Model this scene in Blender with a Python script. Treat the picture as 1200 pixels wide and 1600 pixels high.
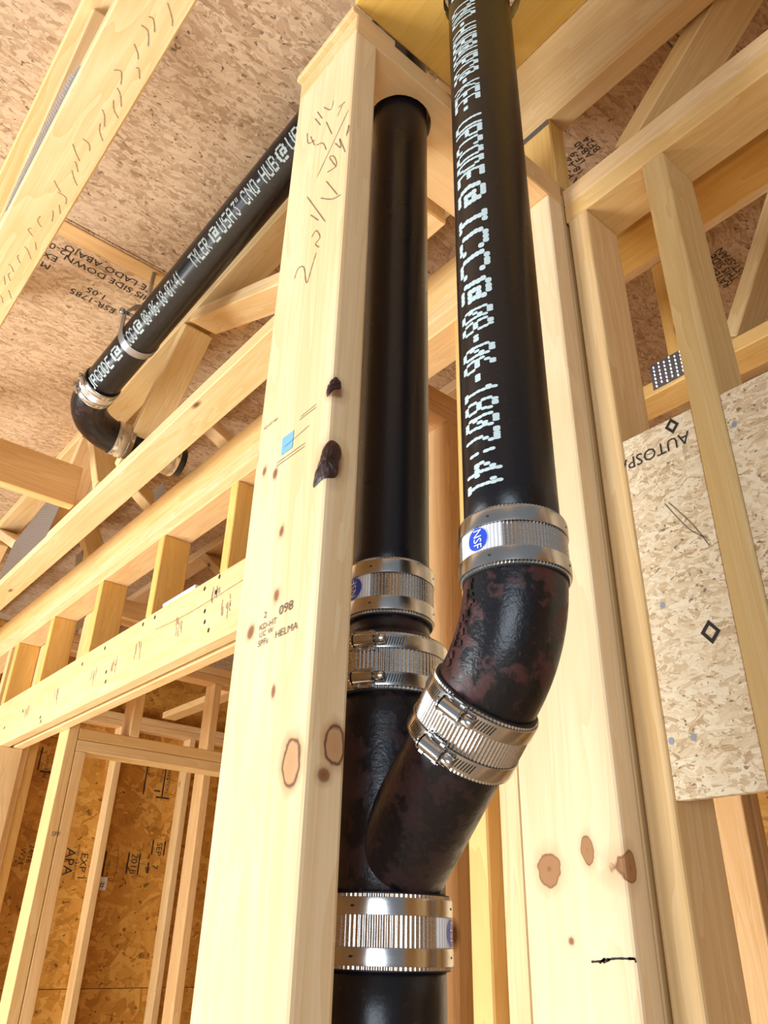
import bpy, bmesh, math, random
from mathutils import Vector, Matrix
random.seed(7)
for o in list(bpy.data.objects): bpy.data.objects.remove(o)
C = bpy.context.scene.collection
S = bpy.context.scene
PI = math.pi
V = Vector

# ------------------------------------------------------------------ camera
yaw, pitch, roll = math.radians(50.6158), math.radians(28.7358), math.radians(1.48801)
fw = V((math.cos(pitch)*math.cos(yaw), math.cos(pitch)*math.sin(yaw), math.sin(pitch)))
rt = V((math.sin(yaw), -math.cos(yaw), 0)); up = rt.cross(fw)
r2 = rt*math.cos(roll)+up*math.sin(roll); u2 = up*math.cos(roll)-rt*math.sin(roll)
cd = bpy.data.cameras.new('camera'); cam = bpy.data.objects.new('camera', cd); C.objects.link(cam)
m = Matrix.Identity(4)
for i in range(3): m[i][0], m[i][1], m[i][2] = r2[i], u2[i], -fw[i]
m.translation = V((0, 0, 1.5)); cam.matrix_world = m
cd.sensor_fit = 'VERTICAL'; cd.sensor_height = 36; cd.lens = 36*1217.575/1600; cd.clip_start = .02
S.camera = cam

# ------------------------------------------------------------------ light
w = bpy.data.worlds.new('daylight'); S.world = w; w.use_nodes = True
bg = w.node_tree.nodes['Background']; bg.inputs[0].default_value = (.78, .88, 1, 1); bg.inputs[1].default_value = .28
def area(name, loc, target, sx, sy, power, col):
    l = bpy.data.lights.new(name, 'AREA'); l.shape = 'RECTANGLE'; l.size = sx; l.size_y = sy
    l.energy = power; l.color = col
    o = bpy.data.objects.new(name, l); C.objects.link(o); o.location = loc
    o.rotation_euler = (V(target)-V(loc)).to_track_quat('-Z', 'Y').to_euler(); return o
area('window_light_left', (-2.6, 2.9, .95), (.5, 2.5, 1.6), 2.2, 1.6, 235, (.93, .97, 1))
area('fill_light_near', (-2.0, -1.5, 1.25), (.7, .45, 1.8), 1.5, 1.4, 58, (.76, .87, 1))  # unseen fill lamp added to light the right-hand walls
def spot(name, loc, target, power, angle, col):
    l = bpy.data.lights.new(name, 'SPOT'); l.energy = power; l.spot_size = math.radians(angle); l.spot_blend = .4; l.shadow_soft_size = .05; l.color = col
    o = bpy.data.objects.new(name, l); C.objects.link(o); o.location = loc; o.rotation_euler = (V(target)-V(loc)).to_track_quat('-Z', 'Y').to_euler()
spot('sun_through_window', (-2.8, 1.9, 2.5), (-.1, 1.9, 0), 1700, 38, (1, .98, .95))   # sun patch on the floor left of the walls
spot('sun_through_door', (-2.8, 2.7, 2.6), (1.3, 2.35, 0), 2000, 20, (1, .98, .95))
S.view_settings.view_transform = 'Standard'; S.view_settings.look = 'None'
S.view_settings.exposure = 0.0; S.view_settings.gamma = 1; S.view_settings.use_curve_mapping = False

# ------------------------------------------------------------------ materials
class NT:
    def __init__(s, name):
        s.m = bpy.data.materials.new(name); s.m.use_nodes = True; s.t = s.m.node_tree; s.n = s.t.nodes
        s.b = s.n['Principled BSDF']
    def N(s, typ, **k):
        x = s.n.new(typ)
        for a, v in k.items():
            if a.startswith('i_'): x.inputs[int(a[2:])].default_value = v
            else: setattr(x, a, v)
        return x
    def L(s, a, b): s.t.links.new(a, b)
    def math(s, op, a, b=None, clamp=False):
        x = s.N('ShaderNodeMath', operation=op); x.use_clamp = clamp
        for i, q in enumerate((a, b)):
            if q is None: continue
            if isinstance(q, (int, float)): x.inputs[i].default_value = q
            else: s.L(q, x.inputs[i])
        return x.outputs[0]
    def vmath(s, op, a, b=None):
        x = s.N('ShaderNodeVectorMath', operation=op)
        for i, q in enumerate((a, b)):
            if q is None: continue
            if isinstance(q, (tuple, list)): x.inputs[i].default_value = q
            else: s.L(q, x.inputs[i])
        return x.outputs['Value'] if op in ('LENGTH', 'DOT_PRODUCT') else x.outputs[0]
    def ramp(s, f, stops, interp='LINEAR'):
        x = s.N('ShaderNodeValToRGB'); x.color_ramp.interpolation = interp
        e = x.color_ramp.elements
        while len(e) < len(stops): e.new(.5)
        for q, (p, c) in zip(e, stops):
            q.position = p; q.color = (*c, 1) if len(c) == 3 else c
        s.L(f, x.inputs[0]); return x.outputs[0]
    def mix(s, f, a, b, mode='MIX'):
        x = s.N('ShaderNodeMix', data_type='RGBA', blend_type=mode)
        for i, q in ((0, f), (6, a), (7, b)):
            if isinstance(q, (int, float)): x.inputs[i].default_value = q
            elif isinstance(q, tuple): x.inputs[i].default_value = (*q, 1)
            else: s.L(q, x.inputs[i])
        return x.outputs[2]
    def noise(s, vec, scale, detail=3, rough=.5, dist=0):
        x = s.N('ShaderNodeTexNoise'); x.inputs['Scale'].default_value = scale; x.inputs['Detail'].default_value = detail
        x.inputs['Roughness'].default_value = rough; x.inputs['Distortion'].default_value = dist
        if vec is not None: s.L(vec, x.inputs['Vector'])
        return x.outputs[0]
    def scalev(s, vec, sc): return s.vmath('MULTIPLY', vec, sc)
    def bump(s, h, st, d=.002):
        x = s.N('ShaderNodeBump'); x.inputs['Strength'].default_value = st; x.inputs['Distance'].default_value = d
        s.L(h, x.inputs['Height']); s.L(x.outputs[0], s.b.inputs['Normal'])

def wood_mat(name, axis, knots=(), light=(.84, .650, .385), dark=(.69, .45, .195), small=True):
    k = NT(name); tc = k.N('ShaderNodeTexCoord'); oi = k.N('ShaderNodeObjectInfo')
    obj = tc.outputs['Object']
    rnd = k.N('ShaderNodeCombineXYZ')
    k.L(k.math('MULTIPLY', oi.outputs['Random'], 37.0), rnd.inputs[0]); k.L(k.math('MULTIPLY', oi.outputs['Random'], 91.0), rnd.inputs[1]); k.L(k.math('MULTIPLY', oi.outputs['Random'], 53.0), rnd.inputs[2])
    vec = k.vmath('ADD', obj, rnd.outputs[0])
    def sc(al, cr):
        v = [cr]*3; v[axis] = al; return tuple(v)
    g1 = k.noise(k.scalev(vec, sc(1.2, 16)), 1.0, 3, .55, .6)
    rings = k.math('FRACT', k.math('MULTIPLY', k.math('ADD', g1, k.math('MULTIPLY', k.noise(k.scalev(vec, sc(.5, 5)), 1.0, 2, .5, .3), 1.5)), 7.0))
    g2 = k.noise(k.scalev(vec, sc(4, 330)), 1.0, 2, .6)
    blotch = k.noise(k.scalev(vec, sc(1.6, 5)), 1.0, 2, .5)
    f = k.math('ADD', k.math('MULTIPLY', g1, .45), k.math('ADD', k.math('MULTIPLY', rings, .20), k.math('ADD', k.math('MULTIPLY', g2, .28), k.math('MULTIPLY', blotch, .35))))
    col = k.ramp(f, [(.40, light), (.60, tuple(.5*a+.5*b for a, b in zip(light, dark))), (.84, dark)])
    if small:
        vo = k.N('ShaderNodeTexVoronoi'); vo.inputs['Scale'].default_value = 1.0
        k.L(k.scalev(vec, sc(3.2, 9)), vo.inputs['Vector'])
        rsel = k.N('ShaderNodeSeparateColor'); k.L(vo.outputs['Color'], rsel.inputs[0])
        msk = k.math('MULTIPLY', k.math('SUBTRACT', 1.0, k.math('MULTIPLY', vo.outputs['Distance'], 11.0), True), k.math('GREATER_THAN', rsel.outputs[0], .45))
        col = k.mix(k.math('MULTIPLY', msk, 1.6, True), col, (.16, .07, .03))
    for (c, r, kind) in knots:
        q = k.vmath('DIVIDE', k.vmath('SUBTRACT', obj, c), r)
        d = k.math('ADD', k.vmath('LENGTH', q), k.math('MULTIPLY', k.math('SUBTRACT', k.noise(k.scalev(obj, (70, 70, 70)), 1.0, 2), .5), .35))
        if kind == 'ring':      # sound knot, dark bark rim
            col = k.mix(k.ramp(d, [(0, (1,)*3), (.55, (.85,)*3), (1, (0,)*3)]), col, (.52, .27, .12))
            col = k.mix(k.ramp(d, [(.48, (0,)*3), (.58, (1,)*3), (.68, (0,)*3)]), col, (.10, .04, .02))
        elif kind == 'brown':   # intergrown knot with a soft halo
            col = k.mix(k.ramp(d, [(0, (1,)*3), (.5, (1,)*3), (.56, (.3,)*3), (1, (0,)*3)]), col, (.36, .175, .07))
            col = k.mix(k.ramp(d, [(.0, (.6,)*3), (.12, (0,)*3), (.44, (0,)*3), (.5, (.6,)*3), (.54, (0,)*3)]), col, (.12, .05, .02))
        else:                   # pin knot
            col = k.mix(k.ramp(d, [(0, (1,)*3), (.4, (.9,)*3), (.6, (.3,)*3), (1, (0,)*3)]), col, (.25, .10, .04))
    col = k.mix(1.0, col, oi.outputs['Color'], 'MULTIPLY')
    k.L(col, k.b.inputs['Base Color']); k.b.inputs['Roughness'].default_value = .62
    k.b.inputs['Specular IOR Level'].default_value = .25
    k.bump(g2, .12, .001)
    return k.m
WX, WY, WZ = wood_mat('lumber_grain_x', 0), wood_mat('lumber_grain_y', 1), wood_mat('lumber_grain_z', 2)
WOOD = {'x': WX, 'y': WY, 'z': WZ}

def osb_mat(name, plane, stops, flake=1.0, rot=0, spread=1.0, asp=1.0):
    k = NT(name); tc = k.N('ShaderNodeTexCoord'); oi = k.N('ShaderNodeObjectInfo')
    sp = k.N('ShaderNodeSeparateXYZ'); k.L(tc.outputs['Object'], sp.inputs[0])
    cb = k.N('ShaderNodeCombineXYZ')
    a, b = {'z': (0, 1), 'y': (0, 2), 'x': (1, 2)}[plane]
    k.L(k.math('ADD', sp.outputs[a], k.math('MULTIPLY', oi.outputs['Random'], 31.0)), cb.inputs[0]); k.L(k.math('ADD', sp.outputs[b], k.math('MULTIPLY', oi.outputs['Random'], 17.0)), cb.inputs[1])
    p = cb.outputs[0]
    wn = k.N('ShaderNodeTexNoise'); wn.inputs['Scale'].default_value = 22; wn.inputs['Detail'].default_value = 3
    k.L(p, wn.inputs['Vector'])
    p = k.vmath('ADD', p, k.vmath('MULTIPLY', k.vmath('SUBTRACT', wn.outputs['Color'], (.5, .5, .5)), (.009, .009, 0)))
    layers = []
    for i, (ang, lx, ly) in enumerate(((.12*spread, 13, 75), (-.3*spread, 16, 95), (.5*spread, 14, 80), (-.08*spread, 34, 190))):
        mp = k.N('ShaderNodeMapping'); mp.vector_type = 'POINT'
        mp.inputs['Rotation'].default_value = (0, 0, ang+rot); mp.inputs['Location'].default_value = (i*3.3, i*1.7, 0)
        k.L(p, mp.inputs['Vector'])
        q = k.scalev(mp.outputs[0], (lx/flake, ly/flake*asp, 1))
        vo = k.N('ShaderNodeTexVoronoi', voronoi_dimensions='2D'); vo.inputs['Scale'].default_value = 1
        k.L(q, vo.inputs['Vector'])
        sc = k.N('ShaderNodeSeparateColor'); k.L(vo.outputs['Color'], sc.inputs[0])
        gr = k.noise(k.scalev(mp.outputs[0], (25/flake, 420/flake, 1)), 1, 2)
        layers.append((sc.outputs[0], vo.outputs['Distance'], gr))
    sel = k.noise(p, 26/flake, 2); sel2 = k.noise(k.vmath('ADD', p, (5, 5, 0)), 30/flake, 2); sel3 = k.noise(k.vmath('ADD', p, (9, 2, 0)), 38/flake, 2)
    def step(s, t): return k.math('GREATER_THAN', s, t)
    def mixf(f, a, b):
        x = k.N('ShaderNodeMix', data_type='FLOAT'); k.L(f, x.inputs[0]); k.L(a, x.inputs[2]); k.L(b, x.inputs[3]); return x.outputs[0]
    def comb(i): 
        r = mixf(step(sel, .52), layers[0][i], layers[1][i]); r = mixf(step(sel2, .55), r, layers[2][i]); return mixf(step(sel3, .57), r, layers[3][i])
    val, dist, gr = comb(0), comb(1), comb(2)
    f = k.math('ADD', k.math('ADD', k.math('MULTIPLY', val, .42), k.math('MULTIPLY', gr, .38)), k.math('MULTIPLY', k.noise(k.scalev(p, (3, 9, 1)), 1, 3), .25))
    col = k.ramp(f, stops)
    ln = k.N('ShaderNodeMapping'); ln.inputs['Rotation'].default_value = (0, 0, rot+.15); k.L(p, ln.inputs['Vector'])
    lines = k.ramp(k.noise(k.scalev(ln.outputs[0], (16/flake, 210/flake, 1)), 1, 3, .6), [(.60, (0,)*3), (.70, (1,)*3)])
    col = k.mix(k.math('MULTIPLY', lines, .45), col, tuple(.45*c for c in stops[0][1]))
    gap = k.math('MULTIPLY', k.math('GREATER_THAN', dist, .62), k.math('GREATER_THAN', k.noise(p, 60/flake, 2), .60))
    col = k.mix(k.math('MULTIPLY', gap, .75), col, tuple(.22*c for c in stops[-1][1]))
    col = k.mix(1.0, col, oi.outputs['Color'], 'MULTIPLY')
    k.L(col, k.b.inputs['Base Color']); k.b.inputs['Roughness'].default_value = .6; k.b.inputs['Specular IOR Level'].default_value = .3
    k.bump(k.math('ADD', val, k.math('MULTIPLY', gr, .5)), .35, .002)
    return k.m
STRAW = [(.22, (.27, .17, .095)), (.36, (.42, .29, .175)), (.52, (.53, .39, .25)), (.70, (.64, .50, .345)), (.9, (.42, .27, .15))]
PALE = [(.22, (.36, .21, .10)), (.36, (.64, .46, .27)), (.52, (.78, .61, .39)), (.70, (.88, .75, .54)), (.9, (.60, .40, .21))]
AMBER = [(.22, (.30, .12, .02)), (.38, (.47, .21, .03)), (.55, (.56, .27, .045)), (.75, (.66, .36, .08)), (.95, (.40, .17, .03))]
OSB_DECK = osb_mat('osb_deck', 'z', STRAW, .8, 0, 1.1)
OSB_WALL = osb_mat('osb_pale_wall', 'x', PALE, .42, -.15, 1.5, .8)
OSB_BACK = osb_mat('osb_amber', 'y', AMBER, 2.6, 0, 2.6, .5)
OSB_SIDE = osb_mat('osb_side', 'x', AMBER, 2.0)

def simple(name, col, rough=.5, metal=0, spec=.5):
    k = NT(name); k.b.inputs['Base Color'].default_value = (*col, 1); k.b.inputs['Roughness'].default_value = rough
    k.b.inputs['Metallic'].default_value = metal; k.b.inputs['Specular IOR Level'].default_value = spec; return k.m
def iron_mat(name, rust=0., base=(.007, .006, .008), rough=.30):
    k = NT(name); tc = k.N('ShaderNodeTexCoord'); p = tc.outputs['Object']
    n = k.noise(k.scalev(p, (26, 26, 26)), 1, 4, .62); fine = k.noise(k.scalev(p, (240, 240, 240)), 1, 3, .65); mid = k.noise(k.scalev(p, (60, 60, 60)), 1, 4, .65)
    col = k.mix(k.ramp(fine, [(.60, (0,)*3), (.74, (.35,)*3)]), base, (.05, .045, .045))
    if rust:
        r = k.ramp(k.math('ADD', k.math('MULTIPLY', n, .62), k.math('MULTIPLY', mid, .38)), [(.495, (0,)*3), (.535, (.6,)*3), (.64, (1,)*3)])
        col = k.mix(k.math('MULTIPLY', r, rust), col, (.105, .028, .020))
        sp_ = k.ramp(k.noise(k.scalev(p, (33, 33, 33)), 1, 2), [(.73, (0,)*3), (.77, (1,)*3)])
        col = k.mix(k.math('MULTIPLY', sp_, rust), col, (.30, .08, .015))
        k.L(k.math('ADD', k.math('MULTIPLY', r, .25), rough), k.b.inputs['Roughness'])
    else: k.L(k.math('ADD', k.math('MULTIPLY', n, .16), rough-.08), k.b.inputs['Roughness'])
    k.L(col, k.b.inputs['Base Color']); k.b.inputs['Specular IOR Level'].default_value = .42
    k.bump(k.math('ADD', k.math('MULTIPLY', fine, .5), k.math('MULTIPLY', mid, 1.0 if rust else .3)), .25, .002 if rust else .0012)
    return k.m
IRON = iron_mat('black_cast_iron', 0); RUSTY = iron_mat('rusty_cast_iron', .65, rough=.30); FIT = iron_mat('fitting_cast_iron', .28, rough=.30)
def steel_mat(name, col, rough):
    k = NT(name); tc = k.N('ShaderNodeTexCoord')
    n = k.noise(k.scalev(tc.outputs['Object'], (6, 6, 700)), 1, 2)
    k.b.inputs['Metallic'].default_value = 1; k.b.inputs['Base Color'].default_value = (*col, 1)
    k.L(k.math('ADD', k.math('MULTIPLY', n, .15), rough), k.b.inputs['Roughness']); return k.m
STEEL = steel_mat('stainless_steel', (.60, .57, .54), .20); BAND = steel_mat('stainless_band', (.58, .555, .53), .15)
GALV = simple('galvanised_steel', (.30, .33, .38), .38, .9); GALV2 = simple('galvanised_tooth', (.50, .53, .58), .35, .9)
SLOT = simple('slot_shadow', (.03, .028, .025), .6, .3); RUBBER = simple('black_rubber', (.012, .011, .011), .6)
PAINT = simple('white_stencil_paint', (.50, .61, .62), .6); WHITE = simple('white_sticker', (.80, .81, .84), .45); BLUE = simple('blue_emblem', (.012, .06, .55), .4)
INK = simple('black_ink', (.028, .020, .015), .8); INK2 = simple('faded_ink', (.13, .085, .055), .8); STAIN = simple('grey_brown_stain', (.30, .21, .13), .8); PENCIL = simple('pencil', (.20, .13, .08), .7); LBLUE = simple('light_blue_ink', (.18, .42, .62), .7)
NAIL = simple('nail_head', (.05, .045, .045), .5, .6); NAILG = simple('bright_nail', (.30, .32, .37), .5, 0); BARK = iron_mat('bark', 0, (.045, .018, .013), .5)
PLY = wood_mat('plywood_face', 1, (), (.78, .50, .13), (.66, .38, .07), small=False)  # amber includes the shade on the board's underside, put into the colour
CONC = simple('floor_subfloor', (.66, .52, .36), .8); SPLINT = simple('splinter', (.80, .62, .38), .7)

# ------------------------------------------------------------------ mesh helpers
def link(name, me, mat, parent=None, loc=None, mw=None, local=False):
    o = bpy.data.objects.new(name, me); C.objects.link(o)
    if mat is not None and hasattr(me, 'materials') and not me.materials: me.materials.append(mat)
    if mw is not None: o.matrix_world = mw
    elif loc is not None: o.location = loc
    if parent is not None:
        o.parent = parent
        if not local: o.matrix_parent_inverse = Matrix.LocRotScale(parent.location, parent.rotation_euler, None).inverted()
    return o
def tome(bm, smooth=False):
    me = bpy.data.meshes.new('mesh')
    bmesh.ops.recalc_face_normals(bm, faces=bm.faces)
    if smooth:
        for f in bm.faces: f.smooth = True
    bm.to_mesh(me); bm.free(); return me
def tag(o, label, cat, group=None):
    o['label'] = label; o['category'] = cat
    if group: o['group'] = group
    return o
def empty(name, loc, label=None, cat=None, group=None, structure=False, mw=None):
    o = bpy.data.objects.new(name, None); C.objects.link(o); o.empty_display_size = .05
    o.location = loc
    if mw is not None:
        o.location = mw.to_translation(); o.rotation_euler = mw.to_euler()
    if structure: o['kind'] = 'structure'
    if label:
        if structure: o['label'] = label
        else: tag(o, label, cat, group)
    return o
def box_me(sx, sy, sz, bev=.0025, seg=1):
    bm = bmesh.new(); bmesh.ops.create_cube(bm, size=1); bmesh.ops.scale(bm, vec=(sx, sy, sz), verts=bm.verts)
    if bev: bmesh.ops.bevel(bm, geom=list(bm.edges), offset=bev, segments=seg, affect='EDGES', profile=.5)
    return tome(bm, False)
def board(name, x, y, z, axis, parent=None, tint=(1, 1, 1), mat=None, bev=.0025, label=None, seg=1):
    me = box_me(x[1]-x[0], y[1]-y[0], z[1]-z[0], bev, seg)
    o = link(name, me, mat or WOOD[axis], parent, loc=V(((x[0]+x[1])/2, (y[0]+y[1])/2, (z[0]+z[1])/2)))
    o.color = (*tint, 1)
    if label: o['label'] = label
    return o
def stick(name, p0, p1, wdir, w, t, parent=None, tint=(1, 1, 1), mat=None, bev=.0025, label=None):
    """board from p0 to p1, width w along wdir, thickness t"""
    p0, p1 = V(p0), V(p1); L = (p1-p0); ln = L.length; L.normalize(); W = V(wdir); W = (W-L*W.dot(L)).normalized(); T = L.cross(W)
    mw = Matrix.Identity(4)
    for i in range(3): mw[i][0], mw[i][1], mw[i][2] = L[i], W[i], T[i]
    mw.translation = (p0+p1)/2
    o = link(name, box_me(ln, w, t, bev), mat or WX, parent, mw=mw); o.color = (*tint, 1)
    if label: o['label'] = label
    return o
def tube_bm(bm, path, rad, seg=48, cap=True):
    """rad: number or list; path: list of Vectors"""
    path = [V(p) for p in path]; n = len(path); rings = []
    t = [(path[min(i+1, n-1)]-path[max(i-1, 0)]).normalized() for i in range(n)]
    a = t[0].orthogonal().normalized()
    for i in range(n):
        if i: a = (a-t[i]*a.dot(t[i])).normalized()
        b = t[i].cross(a); r = rad[i] if isinstance(rad, (list, tuple)) else rad
        rings.append([bm.verts.new(path[i]+(a*math.cos(2*PI*j/seg)+b*math.sin(2*PI*j/seg))*r) for j in range(seg)])
    for i in range(n-1):
        for j in range(seg):
            f = bm.faces.new((rings[i][j], rings[i][(j+1) % seg], rings[i+1][(j+1) % seg], rings[i+1][j])); f.smooth = True
    if cap:
        bm.faces.new(list(reversed(rings[0]))); bm.faces.new(rings[-1])
def lathe_bm(bm, prof, seg=96, arc=(0, 2*PI), wave=None, smooth=True):
    """prof: list (r,z) closed ring profile"""
    full = abs(arc[1]-arc[0]-2*PI) < 1e-6; ns = seg if full else seg+1; rings = []
    for j in range(ns):
        th = arc[0]+(arc[1]-arc[0])*j/seg; dr = wave(th) if wave else 0
        rings.append([bm.verts.new(((r+dr)*math.cos(th), (r+dr)*math.sin(th), z)) for r, z in prof])
    n = len(prof)
    for j in range(seg):
        A, B = rings[j], rings[(j+1) % ns]
        for i in range(n):
            f = bm.faces.new((A[i], B[i], B[(i+1) % n], A[(i+1) % n])); f.smooth = False
    if not full:
        bm.faces.new(rings[0]); bm.faces.new(list(reversed(rings[-1])))
def ring_prof(r0, r1, z0, z1): return [(r0, z0), (r1, z0), (r1, z1), (r0, z1)]
def smooth_by_angle(me, ang=.6):
    for p in me.polygons: p.use_smooth = True
    try: me.set_sharp_from_angle(angle=ang)
    except Exception: pass
    return me

# 5x7 dot-matrix characters
F57 = {'A':'0E11111F111111','B':'1E11111E11111E','C':'0E11101010110E','D':'1C12111111121C','E':'1F10101E10101F','F':'1F10101E101010','G':'0E11101711110F','H':'1111111F111111','I':'0E04040404040E','J':'0702020202120C','K':'11121418141211','L':'1010101010101F','M':'111B1515111111','N':'11191513111111','O':'0E11111111110E','P':'1E11111E101010','R':'1E11111E141211','S':'0F10100E01011E','T':'1F040404040404','U':'1111111111110E','W':'11111115151B11','X':'11110A040A1111','Y':'11110A04040404','V':'11111111110A04',
'0':'0E11131519110E','1':'040C040404040E','2':'0E11010204081F','3':'1F02040201110E','4':'02060A121F0202','5':'1F101E0101110E','6':'0608101E11110E','7':'1F010204040404','8':'0E11110E11110E','9':'0E11110F01020C','-':'0000000E000000',':':'00040400040400','@':'0E11171517100E','.':'00000000000C0C','/':'01010204081010','"':'0A0A0000000000',' ':'00000000000000'}
def dots(ch):
    h = F57.get(ch, F57[' ']); return [(c, r) for r in range(7) for c in range(5) if (int(h[2*r:2*r+2], 16) >> (4-c)) & 1]
def pipe_text(segs, axis_fn, frame, th0, th1, R, parent, name='lettering', fat=.62):
    """segs: (text, s0, s1) along the pipe; rows run from th1 (top) to th0 (bottom)"""
    bm = bmesh.new()
    for txt, s0, s1 in segs:
        pitch = (s1-s0)/len(txt)
        for i, ch in enumerate(txt):
            for c, r in dots(ch):
                s = s0+pitch*(i+.08+.84*(c+.5)/5); th = th1+(th0-th1)*(r+.5)/7
                ds = abs(pitch)*.84/5*fat; dth = abs(th1-th0)/7*.60; q = []
                jit = random.uniform(-.3, .3)*ds
                for e, g in ((-1, -.5), (-.5, -1), (.5, -1), (1, -.5), (1, .5), (.5, 1), (-.5, 1), (-1, .5)):
                    q.append(bm.verts.new(frame(s+jit+e*ds, th+g*dth, R)))
                bm.faces.new(q)
    o = link(name, tome(bm), PAINT, parent); o['kind'] = 'stuff'; return o
def text_me(txt, size, align='LEFT', ls=1.0):
    cu = bpy.data.curves.new('t', 'FONT'); cu.body = txt; cu.size = size; cu.align_x = align; cu.align_y = 'CENTER'; cu.space_line = ls; cu.resolution_u = 2
    o = bpy.data.objects.new('t', cu); C.objects.link(o)
    bpy.context.view_layer.update()
    me = bpy.data.meshes.new_from_object(o.evaluated_get(bpy.context.evaluated_depsgraph_get()))
    bpy.data.objects.remove(o); bpy.data.curves.remove(cu); me.materials.clear(); return me
def flat_text(txt, size, origin, right, upv, parent, mat=INK, name='lettering', align='LEFT', ls=1.0, sx=1.0):
    me = text_me(txt, size, align, ls); R_, U_ = V(right).normalized(), V(upv).normalized(); N_ = R_.cross(U_)
    o = V(origin)
    for v in me.vertices: v.co = o+R_*v.co.x*sx+U_*v.co.y+N_*.0006
    return link(name, me, mat, parent)
def stroke(lines, wd, to3, parent, mat, name='handwriting'):
    """flat ribbons in 2-D, mapped by to3(a,b)"""
    bm = bmesh.new()
    for pts in lines:
        # smooth a little
        P = [V(p) for p in pts]; Q = []
        for i in range(len(P)-1):
            p0, p1, p2, p3 = P[max(i-1, 0)], P[i], P[i+1], P[min(i+2, len(P)-1)]
            for k in range(5):
                t = k/5; Q.append(.5*((2*p1)+(p2-p0)*t+(2*p0-5*p1+4*p2-p3)*t*t+(3*p1-p0-3*p2+p3)*t**3))
        Q.append(P[-1]); L_, R_ = [], []
        for i, p in enumerate(Q):
            d = (Q[min(i+1, len(Q)-1)]-Q[max(i-1, 0)]).normalized(); n = V((-d.y, d.x)); ww = wd*(.7+.5*math.sin(i*1.3)**2)
            L_.append(bm.verts.new(to3(*(p+n*ww/2)))); R_.append(bm.verts.new(to3(*(p-n*ww/2))))
        for i in range(len(Q)-1): bm.faces.new((L_[i], L_[i+1], R_[i+1], R_[i]))
    return link(name, tome(bm), mat, parent)
def disc_set(pts, r, to3, parent, mat, name='nail', seg=8):
    for (a, b) in pts:
        bm = bmesh.new()
        bm.faces.new([bm.verts.new(to3(a+r*math.cos(2*PI*i/seg), b+r*math.sin(2*PI*i/seg)*1.2)) for i in range(seg)])
        link(name, tome(bm), mat, parent)
def gusset(y0, y1, z0, z1, x, parent, poly=None, nrm=-1, name='gusset_plate', tooth=True, pitch=(.0105, .009)):
    """pressed-tooth truss plate in the plane X=x, facing nrm*X"""
    poly = poly or [(y0, z0), (y1, z0), (y1, z1), (y0, z1)]
    bm = bmesh.new()
    a = [bm.verts.new((x, y, z)) for y, z in poly]; b = [bm.verts.new((x+nrm*.0012, y, z)) for y, z in poly]
    n = len(poly); bm.faces.new(a); bm.faces.new(b)
    for i in range(n): bm.faces.new((a[i], a[(i+1) % n], b[(i+1) % n], b[i]))
    pl = link(name, tome(bm), GALV, parent)
    if tooth:
        def inside(y, z):
            c = False; j = n-1
            for i in range(n):
                (yi, zi), (yj, zj) = poly[i], poly[j]
                if (zi > z) != (zj > z) and y < (yj-yi)*(z-zi)/(zj-zi)+yi: c = not c
                j = i
            return c
        ys, zs = [p[0] for p in poly], [p[1] for p in poly]; bm = bmesh.new()
        yy = min(ys)+.006; r = 0
        while yy < max(ys):
            zz = min(zs)+.004+(r % 2)*pitch[1]*.5
            while zz < max(zs):
                if inside(yy, zz) and inside(yy+.004, zz+.004):
                    h = x+nrm*.0013; q = [bm.verts.new((h+nrm*dx, yy+dy, zz+dz)) for dx, dy, dz in ((0, 0, 0), (0, .0035, 0), (.0022, .0035, .0045), (.0022, 0, .0045))]
                    bm.faces.new(q)
                zz += pitch[1]
            yy += pitch[0]; r += 1
        t = link('tooth', tome(bm), GALV2, pl); t['kind'] = 'stuff'
    return pl
def tint(v=.06):
    a = 1+random.uniform(-v, v); return (a*random.uniform(.97, 1.03), a, a*random.uniform(.92, 1.06))

# ------------------------------------------------------------------ setting: floor, deck, walls
DZ = 3.055      # underside of the deck
fl = board('floor', (-4, 4.6), (-3.2, 4.9), (-.05, 0), 'x', None, mat=CONC, bev=0); fl['kind'] = 'structure'
deck = empty('ceiling', (0, 0, DZ), structure=True)
def panel(x, y, tn, mat=OSB_DECK, z=(DZ, DZ+.018)):
    return board('osb_panel', x, y, z, 'x', deck, tn, mat, bev=.0015)
ex = [-1.19, 1.245, 3.68]; G = .0015
for i in range(2):
    panel((ex[i]+G, ex[i+1]-G), (.35+G, 1.565-G), (1.0, .95, .92)); panel((ex[i]+G, ex[i+1]-G), (1.565+G, 2.78-G), (1.06, .98, .90))
    panel((ex[i]+G, ex[i+1]-G), (-.865+G, .35-G), (1, .97, .95)); panel((ex[i]+G, ex[i+1]-G), (2.78+G, 4.0-G), (1, .97, .95)); panel((ex[i]+G, ex[i+1]-G), (4.0+G, 5.0-G), (1, .97, .95))
board('joint_strip', (.178, .78), (1.572, 1.626), (DZ-.004, DZ), 'x', deck, (.92, .82, .70))
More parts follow.
